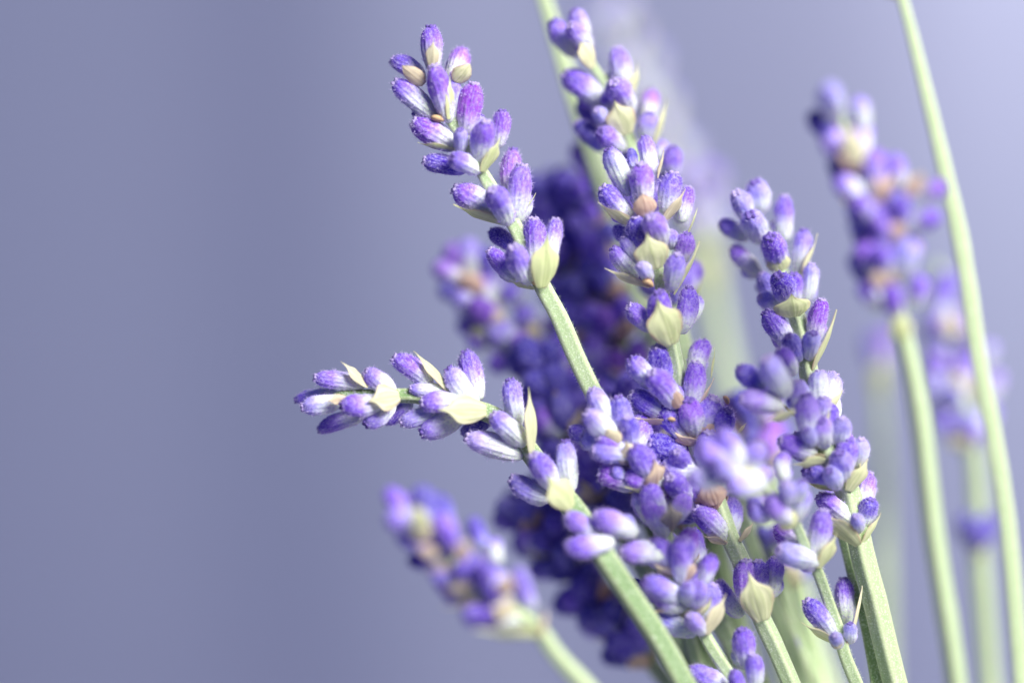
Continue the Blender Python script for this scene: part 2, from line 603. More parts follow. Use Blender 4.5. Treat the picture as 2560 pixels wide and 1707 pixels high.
        self.place_bud(B + (B - T) * 0.14, T + (T - B) * 0.03, 0.94 * w * S * (D + z) / D, tone)
        if self.detail and self.rng.random() < 0.55:          # a young bud tucked in at the base
            ax = (T - B) * self.rng.uniform(0.50, 0.66)
            ax.rotate(Matrix.Rotation(math.radians(self.rng.choice((-1, 1)) * self.rng.uniform(14, 30)), 3, 'Y'))
            b2 = B - (T - B) * 0.16 + Vector((0, 0.0007, 0))
            self.place_bud(b2, b2 + ax + Vector((0, 0.0003, 0)), 0.66 * w * S, self.rng.choice('yybpl'))

    def bract(self, bx, by, tx, ty, w, tone=0.2, face=0, dz=0.0, blunt=False):
        """face: degrees the outside is turned from the camera about the bract's own axis (+ right, - left)"""
        z = self.depth(bx, by) + (dz * 1.35 - 0.35) * 0.001
        w *= 1.12
        tx, ty = tx + (tx - bx) * 0.06, ty + (ty - by) * 0.06
        B = PT(bx, by, z)
        lean = -0.30 * math.cos(math.radians(face))
        L2 = math.hypot(tx - bx, ty - by) * S
        T = PT(tx, ty, z + lean * L2)
        ax = (T - B)
        L = ax.length
        zc = ax.normalized()
        n = TOWARD - zc * TOWARD.dot(zc)
        n.normalize()
        n = Matrix.Rotation(math.radians(face), 3, zc) @ n
        yc = -n
        xc = yc.cross(zc)
        R = Matrix((xc, yc, zc)).transposed().to_4x4()
        k = w * S * (D + z) / D
        M = Matrix.Translation(B - self.foot) @ R @ Matrix.Diagonal((k, max(k, 0.5 * L) * 0.72, L, 1))
        me = self.rng.choice(BR_BLUNT if blunt else BR_SHARP)
        return link('bract', me, self.root, M, (tone, 0, 0, 1))

    def dry(self, bx, by, tx, ty, w, dz=-1.2):
        z = self.depth(bx, by) + dz * 0.001
        B, T = PT(bx, by, z), PT(tx, ty, z - 0.0008)
        k = w * S / 0.56
        M = Matrix.Translation(B - self.foot) @ (T - B).to_track_quat('Z', 'Y').to_matrix().to_4x4() @ Matrix.Diagonal((k, k * 0.7, (T - B).length, 1))
        link('dry_floret', DRY, self.root, M, (0, 0, 0, 1))

    def whorls(self, fr, n=7, size=1.0, tones='vvvlmd', spread=38, bract_tone=0.5):
        """untraced whorls for sprigs far out of focus: fr = list of (px, py) on the stem"""
        rng = self.rng
        for px, py in fr:
            z = self.depth(px, py)
            P = PT(px, py, z)
            k = min(range(len(self.line)), key=lambda i: (self.line[i] - P).length)
            t = (self.line[max(k - 2, 0)] - self.line[min(k + 2, len(self.line) - 1)]).normalized()
            a = t.orthogonal().normalized()
            b = t.cross(a)
            ph = rng.random() * 6.28
            for i in range(n):
                th = ph + 2 * math.pi * (i + rng.uniform(-.25, .25)) / n
                r = a * math.cos(th) + b * math.sin(th)
                e = math.radians(spread + rng.gauss(0, 9))
                L = rng.uniform(0.0040, 0.0054) * size
                base = P + r * 0.0007 + t * rng.uniform(0, 0.0012)
                self.place_bud(base, base + (t * math.cos(e) + r * math.sin(e)) * L, L * rng.uniform(.50, .60), rng.choice(tones))
            for s in (0, 1):
                th = ph + 3.14 * s + 0.6
                r = a * math.cos(th) + b * math.sin(th)
                zc = (t * 0.75 + r * 0.65).normalized()
                yc = -(r - zc * r.dot(zc)).normalized()
                xc = yc.cross(zc)
                R = Matrix((xc, yc, zc)).transposed().to_4x4()
                k2 = rng.uniform(.0034, .0044) * size
                M = Matrix.Translation(P + r * .0004 - t * .0006 - self.foot) @ R @ Matrix.Diagonal((k2, k2, k2 * 1.15, 1))
                link('bract', rng.choice(BR_SHARP), self.root, M, (min(1, max(0, bract_tone + rng.gauss(0, .2))), 0, 0, 1))


def hash_str(s):
    h = 7
    for c in s:
        h = (h * 131 + ord(c)) % 1000003
    return h


Sprig.count = 0
GROUP = 'lavender sprigs in the bunch'

# ------------------------------------------------------------------ A: sharp upright sprig, upper left
a = Sprig('lavender_sprig', 'sharp loose lavender sprig with long bare green stem, leaning over the grey backdrop', 'lavender',
          [(1083, 150, 0), (1117, 285, 0), (1155, 335, 0), (1205, 430, 0), (1255, 510, 0), (1290, 570, 0), (1325, 650, 0), (1356, 715, 0), (1398, 792, 0.3),
           (1434, 877, 0.8), (1467, 948, 1.5), (1560, 1120, 4), (1690, 1360, 6), (1880, 1707, 8)], 50, 0.25, GROUP)
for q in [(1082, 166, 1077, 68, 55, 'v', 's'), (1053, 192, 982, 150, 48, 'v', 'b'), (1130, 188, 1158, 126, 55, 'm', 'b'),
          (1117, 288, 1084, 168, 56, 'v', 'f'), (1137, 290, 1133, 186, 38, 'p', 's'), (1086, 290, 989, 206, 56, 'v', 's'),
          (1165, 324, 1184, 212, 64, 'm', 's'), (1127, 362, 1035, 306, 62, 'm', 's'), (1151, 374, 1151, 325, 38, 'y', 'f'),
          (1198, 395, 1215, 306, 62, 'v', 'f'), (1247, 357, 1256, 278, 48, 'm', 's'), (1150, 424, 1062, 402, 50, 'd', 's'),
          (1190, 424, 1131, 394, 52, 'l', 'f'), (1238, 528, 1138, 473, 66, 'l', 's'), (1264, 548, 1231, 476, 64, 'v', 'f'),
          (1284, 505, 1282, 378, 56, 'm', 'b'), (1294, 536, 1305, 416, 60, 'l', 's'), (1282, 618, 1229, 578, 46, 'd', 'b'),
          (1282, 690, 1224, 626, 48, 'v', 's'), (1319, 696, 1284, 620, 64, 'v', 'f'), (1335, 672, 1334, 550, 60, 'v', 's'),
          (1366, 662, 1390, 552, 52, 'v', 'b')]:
    a.bud(*q)
for q in [(1081, 172, 1083, 98, 40, 0.55, 0, -1.0), (1060, 210, 1008, 164, 48, 0.7, -20, -0.9, True), (1138, 204, 1172, 160, 56, 0.4, 25, -0.9, True),
          (1124, 298, 1120, 196, 44, 0.15, 55, -1.1), (1142, 376, 1050, 352, 44, 0.05, -70, -.2), (1206, 430, 1246, 344, 52, 0.1, 48, -1.0),
          (1270, 562, 1143, 508, 52, 0.05, -62, -.3), (1288, 560, 1333, 484, 40, 0.15, 80, 0.2), (1356, 720, 1366, 588, 86, 0.0, 18, -1.6),
          (1335, 722, 1276, 700, 26, 0.15, -50, -.4)]:
    a.bract(*q)

for q in [(1110, 300, 1078, 292, 22, -1.2), (1352, 712, 1330, 706, 14, -1.6)]:
    a.dry(*q)

# ------------------------------------------------------------------ D: sprig reaching left
d = Sprig('lavender_sprig', 'pale sharp lavender sprig reaching out sideways, its tip pointing left', 'lavender',
          [(830, 990, 0), (900, 990, 0), (996, 989, 0), (1040, 990, 0), (1130, 1010, 0), (1213, 1030, 0), (1260, 1055, 0), (1329, 1136, -.5), (1380, 1205, -1),
           (1433, 1272, -3), (1480, 1340, -6), (1512, 1394, -7), (1576, 1491, -7), (1641, 1588, -7), (1706, 1704, -7)], 56, 0.95, GROUP)  # deep green stem, its shade put into the colour
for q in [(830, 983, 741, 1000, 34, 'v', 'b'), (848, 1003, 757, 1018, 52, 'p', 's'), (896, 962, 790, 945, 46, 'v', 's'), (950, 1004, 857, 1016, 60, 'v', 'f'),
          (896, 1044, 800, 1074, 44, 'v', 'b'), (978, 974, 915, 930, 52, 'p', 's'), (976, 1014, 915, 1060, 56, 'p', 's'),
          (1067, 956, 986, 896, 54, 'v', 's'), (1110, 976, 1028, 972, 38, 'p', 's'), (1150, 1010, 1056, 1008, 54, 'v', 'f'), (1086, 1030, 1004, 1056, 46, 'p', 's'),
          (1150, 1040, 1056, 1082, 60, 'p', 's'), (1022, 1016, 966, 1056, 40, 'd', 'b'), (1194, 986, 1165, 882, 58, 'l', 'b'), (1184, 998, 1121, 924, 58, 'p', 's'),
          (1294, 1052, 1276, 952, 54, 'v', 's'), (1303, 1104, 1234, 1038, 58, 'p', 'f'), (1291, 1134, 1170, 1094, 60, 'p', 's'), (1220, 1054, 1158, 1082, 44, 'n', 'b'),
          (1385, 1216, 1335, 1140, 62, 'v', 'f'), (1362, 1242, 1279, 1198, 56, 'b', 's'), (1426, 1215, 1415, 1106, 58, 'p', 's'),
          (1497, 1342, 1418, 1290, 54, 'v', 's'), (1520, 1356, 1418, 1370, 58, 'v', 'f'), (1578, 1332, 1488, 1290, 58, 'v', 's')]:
    d.bud(*q)
for q in [(868, 996, 816, 1002, 32, 0.75, 0, -1.3), (920, 966, 852, 908, 36, 0.55, 40, -.6), (998, 990, 920, 1004, 84, 0.5, 10, -1.6),
          (1123, 974, 1034, 886, 44, 0.35, 55, -.2), (1216, 1026, 1098, 1026, 88, 0.4, 8, -1.6), (1332, 1132, 1315, 976, 56, 0.4, 50, -1.0),
          (1430, 1270, 1366, 1192, 88, 0.15, 15, -1.7)]:
    d.bract(*q)

# ------------------------------------------------------------------ C: tall dense sprig in the middle
c = Sprig('lavender_sprig', 'tall dense sharp lavender sprig standing in the middle of the bunch, with brown-veined bracts', 'lavender',
          [(1615, 420, 0), (1618, 540, 0), (1645, 670, 0), (1655, 720, 0), (1682, 862, 0), (1696, 940, 0), (1700, 1020, 0), (1730, 1075, 0.5), (1760, 1170, 1),
           (1796, 1262, 1), (1828, 1350, 0), (1851, 1397, 0), (1880, 1480, 0), (1907, 1550, 0), (1933, 1604, 0), (1978, 1707, 0)], 42, 0.2, GROUP)
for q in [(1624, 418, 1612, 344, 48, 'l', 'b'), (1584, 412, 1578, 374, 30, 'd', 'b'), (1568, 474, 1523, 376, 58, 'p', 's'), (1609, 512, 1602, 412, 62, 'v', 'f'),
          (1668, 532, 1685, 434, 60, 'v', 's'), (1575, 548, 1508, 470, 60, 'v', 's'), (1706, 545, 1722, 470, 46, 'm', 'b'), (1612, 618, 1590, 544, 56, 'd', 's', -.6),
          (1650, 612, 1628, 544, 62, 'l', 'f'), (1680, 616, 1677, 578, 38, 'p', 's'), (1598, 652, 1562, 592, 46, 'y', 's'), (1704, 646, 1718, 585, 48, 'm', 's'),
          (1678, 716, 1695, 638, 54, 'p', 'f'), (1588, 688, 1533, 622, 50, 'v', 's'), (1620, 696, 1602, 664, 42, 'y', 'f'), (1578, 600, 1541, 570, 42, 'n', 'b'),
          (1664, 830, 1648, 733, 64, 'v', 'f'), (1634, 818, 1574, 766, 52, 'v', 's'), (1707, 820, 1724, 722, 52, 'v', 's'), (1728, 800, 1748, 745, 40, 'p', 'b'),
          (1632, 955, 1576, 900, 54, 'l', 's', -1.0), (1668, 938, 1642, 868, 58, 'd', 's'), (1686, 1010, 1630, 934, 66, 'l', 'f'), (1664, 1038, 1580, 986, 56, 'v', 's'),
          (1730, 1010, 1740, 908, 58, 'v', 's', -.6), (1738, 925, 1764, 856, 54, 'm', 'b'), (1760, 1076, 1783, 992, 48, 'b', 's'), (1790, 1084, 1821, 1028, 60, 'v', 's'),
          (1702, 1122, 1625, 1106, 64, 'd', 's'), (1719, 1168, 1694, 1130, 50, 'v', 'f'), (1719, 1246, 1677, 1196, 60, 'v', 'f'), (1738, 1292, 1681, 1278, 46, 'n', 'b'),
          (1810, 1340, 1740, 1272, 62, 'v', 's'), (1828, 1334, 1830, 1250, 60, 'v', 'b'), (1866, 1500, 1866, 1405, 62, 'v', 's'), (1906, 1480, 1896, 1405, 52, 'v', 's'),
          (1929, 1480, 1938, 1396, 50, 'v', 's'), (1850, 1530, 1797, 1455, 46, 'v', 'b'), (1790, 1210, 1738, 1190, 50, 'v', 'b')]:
    c.bud(*q)
for q in [(1617, 540, 1607, 486, 68, 0.95, 0, -1.5, True), (1645, 445, 1656, 376, 18, 0.6, 60, -.3), (1658, 560, 1708, 474, 52, 0.6, 55, -.4), (1600, 574, 1503, 504, 52, 0.45, -55, -.3),
          (1722, 582, 1740, 522, 30, 0.1, 80, .5), (1642, 672, 1618, 582, 104, 0.25, -5, -1.9), (1686, 736, 1741, 608, 44, 0.3, 70, -.4), (1624, 719, 1520, 668, 44, 0.5, -60, -.4),
          (1682, 862, 1641, 748, 112, 0.12, 5, -1.8), (1698, 1020, 1680, 972, 44, 0.95, -10, -1.6, True), (1709, 1064, 1586, 1038, 44, 0.8, -62, -.4),
          (1722, 1056, 1777, 948, 30, 0.8, 75, -.4), (1778, 945, 1783, 872, 26, 0.1, 80, .6), (1722, 1186, 1613, 1142, 44, 0.9, -60, -.5), (1745, 1110, 1782, 1060, 70, 0.95, 10, -.6, True),
          (1845, 1084, 1866, 1056, 14, 0.6, 40, -.3), (1790, 1262, 1772, 1208, 84, 0.95, -5, -1.6, True), (1818, 1360, 1762, 1336, 40, 0.6, -55, -.4), (1852, 1354, 1882, 1304, 34, 0.6, 50, -.3),
          (1908, 1553, 1872, 1430, 104, 0.30, -4, -1.7)]:
    c.bract(*q)

c.whorls([(1735, 1100), (1765, 1190), (1790, 1265)], 5, 0.95, 'vvpl', 36, 0.8)

for q in [(1632, 716, 1608, 700, 24, -1.9), (1690, 1052, 1672, 1046, 16, -1.6), (1820, 1010, 1812, 990, 14, -1.0)]:
    c.dry(*q)

# ------------------------------------------------------------------ E: short sprig in front of the middle
e = Sprig('lavender_sprig', 'crowded lavender sprig with whitish downy tip buds, tucked under the middle one', 'lavender',
          [(1535, 1060, -2), (1580, 1140, -2), (1640, 1230, -2), (1672, 1340, -3), (1705, 1440, -4), (1735, 1520, -3), (1762, 1585, -2), (1790, 1632, -2), (1826, 1684, -2), (1862, 1745, -2)],
          36, 0.25, GROUP)
for q in [(1522, 1048, 1480, 976, 56, 'p', 's'), (1540, 1098, 1468, 1034, 60, 'p', 'f'), (1572, 1108, 1547, 996, 58, 'b', 's'), (1490, 1112, 1427, 1072, 46, 'v', 'b'),
          (1592, 1135, 1485, 1128, 60, 'l', 'f'), (1566, 1190, 1530, 1176, 40, 'b', 's'), (1614, 1150, 1604, 1085, 46, 'n', 'b'), (1650, 1204, 1565, 1192, 58, 'v', 's'),
          (1660, 1332, 1620, 1244, 62, 'l', 's'), (1660, 1383, 1555, 1381, 62, 'l', 's', -2), (1702, 1442, 1702, 1350, 60, 'v', 'f'), (1753, 1458, 1782, 1390, 48, 'v', 's'),
          (1751, 1424, 1734, 1326, 52, 'v', 'b'), (1695, 1495, 1614, 1456, 62, 'v', 'f'), (1625, 1495, 1582, 1458, 50, 'n', 'b'), (1724, 1506, 1720, 1464, 46, 'p', 'f'),
          (1762, 1552, 1782, 1464, 58, 'v', 's'), (1726, 1580, 1630, 1534, 56, 'b', 's'), (1756, 1576, 1726, 1540, 46, 'p', 'f'), (1866, 1660, 1857, 1576, 60, 'v', 's'),
          (1888, 1715, 1884, 1640, 50, 'v', 's', -.8), (1815, 1722, 1727, 1676, 60, 'v', 's'), (1856, 1738, 1834, 1680, 42, 'v', 'f'), (1680, 1290, 1640, 1262, 44, 'v', 'b'),
          (1672, 1300, 1700, 1240, 48, 'd', 'b')]:
    e.bud(*q)
for q in [(1548, 1108, 1520, 1072, 44, 0.6, -15, -1.6, True), (1574, 1116, 1594, 1042, 36, 0.5, 55, -.6), (1592, 1146, 1500, 1146, 44, 0.4, -60, -.8), (1662, 1240, 1568, 1214, 40, 0.3, -62, -.4),
          (1715, 1514, 1622, 1527, 30, 0.9, -55, -.6), (1768, 1588, 1810, 1486, 62, 0.55, 40, -1.0), (1710, 1452, 1735, 1410, 46, 0.85, 30, -1.2, True), (1660, 1392, 1590, 1406, 34, 0.8, -60, -1)]:
    e.bract(*q)

e.whorls([(1580, 1150), (1625, 1220), (1668, 1320), (1700, 1430), (1735, 1530)], 5, 0.95, 'vvpl', 36, 0.5)

# ------------------------------------------------------------------ F: sprig whose tip leans out of focus towards the camera
f_ = Sprig('lavender_sprig', 'lavender sprig bowing forward, its blurred tip nodding in front of the dense middle sprig', 'lavender',
           [(1815, 1150, -13), (1880, 1200, -11), (1960, 1265, -7), (1991, 1310, -5), (2006, 1345, -4), (2043, 1422, -2), (2058, 1462, -1), (2080, 1525, 0), (2100, 1582, 0), (2112, 1632, 0),
            (2126, 1669, 0), (2142, 1707, 0)], 36, 0.3, GROUP)
for q in [(1832, 1170, 1750, 1118, 72, 'l', 's'), (1852, 1154, 1800, 1082, 64, 'l', 's'), (1880, 1172, 1902, 1112, 54, 'p', 's'), (1905, 1200, 1826, 1214, 64, 'p', 'f'),
          (1897, 1196, 1925, 1180, 42, 'p', 's'), (1812, 1186, 1728, 1200, 64, 'p', 's'), (1850, 1185, 1790, 1160, 60, 'p', 'f'), (1961, 1192, 1959, 1136, 46, 'm', 'b'), (1964, 1254, 1968, 1210, 46, 'y', 'f'),
          (2000, 1254, 2006, 1204, 44, 'p', 's'), (1970, 1300, 1924, 1250, 58, 'l', 'f'), (1992, 1294, 2012, 1226, 52, 'p', 's'), (1924, 1290, 1880, 1272, 46, 'b', 's'),
          (1994, 1354, 1944, 1320, 50, 'm', 'b'), (2040, 1380, 2060, 1279, 56, 'v', 's'), (2036, 1402, 1950, 1376, 60, 'y', 'f'), (2080, 1582, 2018, 1504, 54, 'v', 's'),
          (2117, 1553, 2110, 1450, 50, 'v', 'b'), (2127, 1602, 2127, 1560, 36, 'y', 's'), (2098, 1614, 2090, 1590, 34, 'y', 'f')]:
    f_.bud(*q)
for q in [(1993, 1310, 1948, 1296, 64, 0.3, -20, -1.3, True), (2049, 1422, 2087, 1336, 62, 0.25, 42, -1.0), (2103, 1614, 2012, 1554, 46, 0.3, -58, -.2), (2117, 1630, 2147, 1472, 36, 0.5, 75, .1),
          (2094, 1622, 2092, 1584, 34, 0.6, 0, -1.5, True), (1880, 1205, 1850, 1175, 60, 0.35, 0, -1.6, True)]:
    f_.bract(*q)

# ------------------------------------------------------------------ G: right-hand sprig of the group
g = Sprig('lavender_sprig', 'bright curving lavender sprig along the right side of the bunch, with thick green stem', 'lavender',
          [(1890, 540, 8), (1920, 600, 8), (1952, 672, 7), (1985, 770, 4), (1995, 795, 3), (2008, 840, 2), (2022, 925, 0), (2035, 985, -1), (2050, 1060, -2), (2065, 1126, -2), (2100, 1190, -1), (2122, 1232, 0),
           (2140, 1300, 0), (2153, 1362, 0), (2160, 1394, 0), (2186, 1491, 0), (2217, 1620, 0), (2239, 1707, 0)], 52, 0.35, GROUP)
for q in [(1868, 538, 1842, 484, 54, 'y', 'f'), (1904, 520, 1890, 456, 62, 'p', 's'), (1862, 594, 1803, 556, 46, 'v', 's'), (1904, 596, 1878, 538, 64, 'p', 'f'), (1965, 588, 1962, 492, 50, 'l', 's'),
          (1892, 678, 1832, 620, 48, 'v', 's'), (1942, 660, 1928, 594, 66, 'l', 'f'), (1997, 676, 2011, 578, 50, 'l', 's'), (1938, 738, 1905, 684, 42, 'b', 's'), (1930, 728, 1896, 712, 32, 'n', 'b'),
          (1965, 752, 1948, 690, 60, 'v', 'f'), (1990, 748, 1984, 686, 52, 'l', 's'), (2020, 740, 2030, 662, 42, 'p', 's'), (1944, 764, 1902, 742, 46, 'y', 's'), (1973, 860, 1916, 782, 56, 'v', 's'),
          (2036, 842, 2056, 752, 50, 'm', 's'), (2025, 890, 2036, 834, 48, 'y', 'f'), (1997, 892, 1972, 842, 50, 'b', 'f'),
          (1902, 962, 1850, 922, 54, 'v', 's', -5), (1963, 978, 1918, 900, 66, 'p', 'f', -5), (1984, 928, 1949, 874, 46, 'v', 's', -3), (1946, 1014, 1855, 998, 60, 'l', 's', -5), (1994, 1014, 1994, 954, 42, 'p', 's', -3),
          (2033, 1098, 2018, 990, 64, 'l', 'f', -1), (2058, 1058, 2062, 996, 46, 'p', 's'), (2090, 1038, 2074, 974, 46, 'v', 'b'), (2098, 1104, 2108, 1048, 52, 'y', 's'), (2030, 1130, 1953, 1102, 58, 'v', 's', -1),
          (2034, 1106, 2018, 1076, 40, 'y', 'f', -1), (2107, 1176, 2124, 1100, 60, 'v', 's'), (2147, 1158, 2156, 1100, 48, 'y', 's'), (2066, 1190, 2012, 1178, 46, 'b', 's'), (2093, 1212, 2076, 1178, 50, 'y', 'f'),
          (2122, 1298, 2050, 1242, 56, 'v', 's'), (2153, 1266, 2174, 1184, 52, 'm', 'b'), (2164, 1306, 2180, 1250, 48, 'b', 's'), (2146, 1324, 2142, 1292, 40, 'y', 'f'),
          (1960, 960, 1890, 975, 50, 'v', 'b', -4), (2040, 1150, 1985, 1130, 44, 'b', 'b')]:
    g.bud(*q)
for q in [(1954, 678, 1940, 632, 70, 0.15, -5, -1.6, True), (2000, 700, 2037, 588, 40, 0.4, 70, -.2), (1987, 792, 1978, 734, 112, 0.1, 0, -1.7), (2034, 926, 2083, 780, 44, 0.3, 66, -.3),
          (1989, 1030, 1916, 1046, 50, 0.3, -55, -4), (2040, 1120, 2070, 1026, 60, 0.3, 40, -1.2), (2064, 1150, 1988, 1156, 52, 0.25, -45, -1), (2122, 1228, 2165, 1148, 68, 0.35, 38, -1.0),
          (2147, 1364, 2062, 1276, 74, 0.3, -42, -1.0), (2156, 1362, 2197, 1284, 46, 0.3, 60, -.4)]:
    g.bract(*q)

g.whorls([(2040, 1040), (2066, 1130), (2105, 1205)], 4, 0.9, 'vpyl', 34, 0.3)

# ------------------------------------------------------------------ B: sprig behind the middle one, rising to the top edge
b = Sprig('lavender_sprig', 'slightly soft lavender sprig rising highest, just behind the dense middle one', 'lavender',
          [(1455, 100, 9), (1484, 166, 9), (1512, 203, 9), (1545, 270, 9), (1572, 335, 9), (1600, 430, 9), (1650, 600, 10), (1720, 900, 11), (1850, 1280, 12), (2010, 1707, 12)], 44, 0.3, GROUP)
for q in [(1463, 90, 1436, 26, 50, 'p', 's'), (1433, 130, 1382, 54, 58, 'v', 's'), (1470, 112, 1426, 64, 52, 'l', 'f'), (1500, 248, 1414, 184, 66, 'v', 's'), (1558, 220, 1543, 122, 56, 'l', 's'),
          (1570, 280, 1535, 208, 66, 'l', 'f'), (1530, 290, 1518, 228, 46, 'v', 's'), (1616, 298, 1630, 228, 48, 'm', 'b'), (1616, 344, 1625, 284, 50, 'p', 's'), (1490, 310, 1450, 262, 50, 'n', 'b'),
          (1510, 314, 1493, 276, 42, 'y', 'f'), (1500, 366, 1443, 308, 48, 'd', 's'), (1552, 368, 1502, 330, 56, 'l', 'f'), (1681, 432, 1683, 370, 52, 'v', 's'), (1660, 410, 1652, 356, 44, 'v', 'b'),
          (1590, 420, 1545, 385, 50, 'd', 'b'), (1700, 560, 1715, 500, 46, 'v', 's')]:
    b.bud(*q)
for q in [(1484, 168, 1446, 96, 56, 0.45, 20, -1.4), (1580, 240, 1590, 162, 40, 0.4, 50, -.3), (1570, 336, 1536, 250, 90, 0.35, -5, -1.7), (1639, 360, 1662, 252, 40, 0.3, 65, -.2)]:
    b.bract(*q)
b.whorls([(1640, 560), (1690, 770)], 7, 1.0, 'vvld')

# ------------------------------------------------------------------ H: stem right behind G's, its head hidden by the sprig in front
h = Sprig('lavender_sprig', 'dark green stem running close beside the thick stem, its flower hidden behind the right-hand sprig', 'lavender',
          [(2085, 1230, 6), (2100, 1300, 5), (2116, 1362, 4), (2132, 1426, 3.5), (2160, 1523, 3), (2189, 1653, 2.5), (2198, 1707, 2)], 46, 0.8, GROUP)
for q in [(2095, 1285, 2070, 1230, 50, 'v', 'b'), (2110, 1290, 2125, 1240, 50, 'v', 'b'), (2100, 1290, 2100, 1235, 50, 'd', 's')]:
    h.bud(*q)

# ------------------------------------------------------------------ M, N: blurred sprigs on the left
m = Sprig('lavender_sprig', 'blurred lavender sprig with orange bracts half hidden behind the sharp bare stem', 'lavender',
          [(1160, 670, 24), (1215, 760, 24), (1270, 850, 23), (1320, 920, 22), (1420, 1090, 20), (1560, 1330, 17), (1780, 1707, 14)], 44, 0.4, GROUP, detail=False)
for q in [(1163, 675, 1120, 616, 60, 'm', 's'), (1220, 676, 1207, 622, 48, 'd', 's'), (1165, 742, 1100, 720, 52, 'n', 's'), (1180, 760, 1140, 742, 46, 'p', 'f'), (1242, 796, 1184, 758, 64, 'm', 'f'),
          (1295, 755, 1262, 718, 54, 'v', 's'), (1200, 820, 1146, 808, 46, 'l', 's'), (1334, 820, 1296, 774, 58, 'l', 's'), (1216, 862, 1174, 850, 44, 'l', 's'), (1330, 898, 1290, 844, 62, 'm', 'f'),
          (1262, 912, 1230, 905, 52, 'v', 's'), (1400, 930, 1375, 890, 50, 'm', 's'), (1380, 850, 1370, 800, 48, 'm', 'b'), (1300, 700, 1290, 660, 46, 'd', 'b'), (1250, 730, 1240, 690, 48, 'v', 'b'),
          (1270, 850, 1225, 828, 50, 'p', 'f')]:
    m.bud(*q)
for q in [(1206, 726, 1166, 682, 46, 0.95, 0, -2.0, True), (1256, 814, 1225, 780, 50, 0.7, 0, -2.0, True), (1216, 832, 1170, 822, 40, 0.2, -30, -1.4), (1340, 850, 1325, 800, 46, 0.6, 20, -1.6),
          (1350, 915, 1325, 880, 50, 0.9, 10, -1.6, True)]:
    m.bract(*q)
m.whorls([(1390, 1040), (1450, 1140)], 7, 1.0, 'dnnv')

m.whorls([(1185, 715), (1240, 800), (1300, 890)], 4, 0.95, 'lppm', 30, 0.85)
n = Sprig('lavender_sprig', 'blurred drooping lavender sprig standing alone low on the left, with a pale bent stem', 'lavender',
          [(1045, 1300, -19), (1099, 1377, -19), (1163, 1452, -19), (1220, 1500, -19), (1290, 1530, -19), (1355, 1585, -19), (1386, 1630, -19), (1456, 1707, -19)], 46, 0.05, GROUP, detail=False)
for q in [(1049, 1308, 966, 1226, 56, 'v', 's'), (1120, 1302, 1092, 1240, 44, 'd', 's'), (1070, 1380, 994, 1334, 48, 'd', 's'), (1136, 1380, 1110, 1326, 52, 'v', 'f'), (1208, 1355, 1180, 1296, 46, 'd', 'b'),
          (1144, 1440, 1076, 1432, 48, 'v', 's'), (1072, 1414, 1022, 1398, 38, 'd', 'b'), (1206, 1466, 1206, 1404, 56, 'd', 'f'), (1166, 1493, 1108, 1490, 36, 'v', 'b'), (1328, 1510, 1292, 1422, 50, 'd', 's'),
          (1288, 1550, 1182, 1534, 56, 'v', 's'), (1245, 1400, 1235, 1350, 40, 'l', 'b'), (1230, 1480, 1215, 1430, 46, 'd', 'b')]:
    n.bud(*q)
for q in [(1060, 1322, 1034, 1266, 52, 0.3, 0, -2.0, True), (1092, 1392, 1048, 1366, 40, 0.75, -10, -1.8, True), (1146, 1402, 1168, 1352, 46, 0.8, 10, -2.0, True), (1184, 1466, 1112, 1472, 34, 0.7, -40, -1.4),
          (1256, 1490, 1272, 1440, 52, 0.85, 10, -2.0, True), (1358, 1590, 1196, 1568, 50, 0.1, -50, -.6), (1360, 1588, 1358, 1520, 36, 0.7, 60, -.4)]:
    n.bract(*q)

n.whorls([(1075, 1340), (1130, 1415), (1195, 1480), (1275, 1530)], 3, 0.9, 'vdlv', 28, 0.75)

# ------------------------------------------------------------------ O: shaded sprigs deep in the bunch
SHADE_TONES = 'ndndv'  # mostly navy tones, painting in the shade inside the bunch
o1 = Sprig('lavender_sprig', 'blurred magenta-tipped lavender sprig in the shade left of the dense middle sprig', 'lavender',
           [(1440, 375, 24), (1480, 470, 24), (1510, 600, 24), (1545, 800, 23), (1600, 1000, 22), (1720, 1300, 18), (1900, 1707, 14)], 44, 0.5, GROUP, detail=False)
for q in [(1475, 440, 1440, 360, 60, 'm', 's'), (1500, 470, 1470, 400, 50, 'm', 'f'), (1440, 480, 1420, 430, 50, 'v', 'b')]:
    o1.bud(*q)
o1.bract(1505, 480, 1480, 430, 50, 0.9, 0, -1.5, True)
o1.whorls([(1488, 520), (1505, 590), (1520, 670), (1535, 750), (1555, 850), (1590, 960)], 8, 1.05, SHADE_TONES + 'mm', 38, 0.95)
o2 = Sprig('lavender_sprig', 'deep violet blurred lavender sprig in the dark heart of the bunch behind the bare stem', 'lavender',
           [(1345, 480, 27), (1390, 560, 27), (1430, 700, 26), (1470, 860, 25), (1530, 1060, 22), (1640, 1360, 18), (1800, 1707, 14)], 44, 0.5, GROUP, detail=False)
o2.whorls([(1368, 520), (1405, 590), (1425, 680), (1450, 770), (1470, 860), (1500, 950), (1530, 1050), (1570, 1160)], 8, 1.05, SHADE_TONES, 40, 0.9)
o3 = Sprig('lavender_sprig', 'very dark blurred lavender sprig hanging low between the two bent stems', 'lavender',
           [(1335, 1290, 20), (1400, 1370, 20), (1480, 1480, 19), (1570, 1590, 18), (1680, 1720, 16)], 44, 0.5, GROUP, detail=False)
o3.whorls([(1350, 1310), (1400, 1375), (1450, 1440), (1505, 1515), (1560, 1580), (1625, 1655)], 8, 1.05, SHADE_TONES, 42, 0.85)
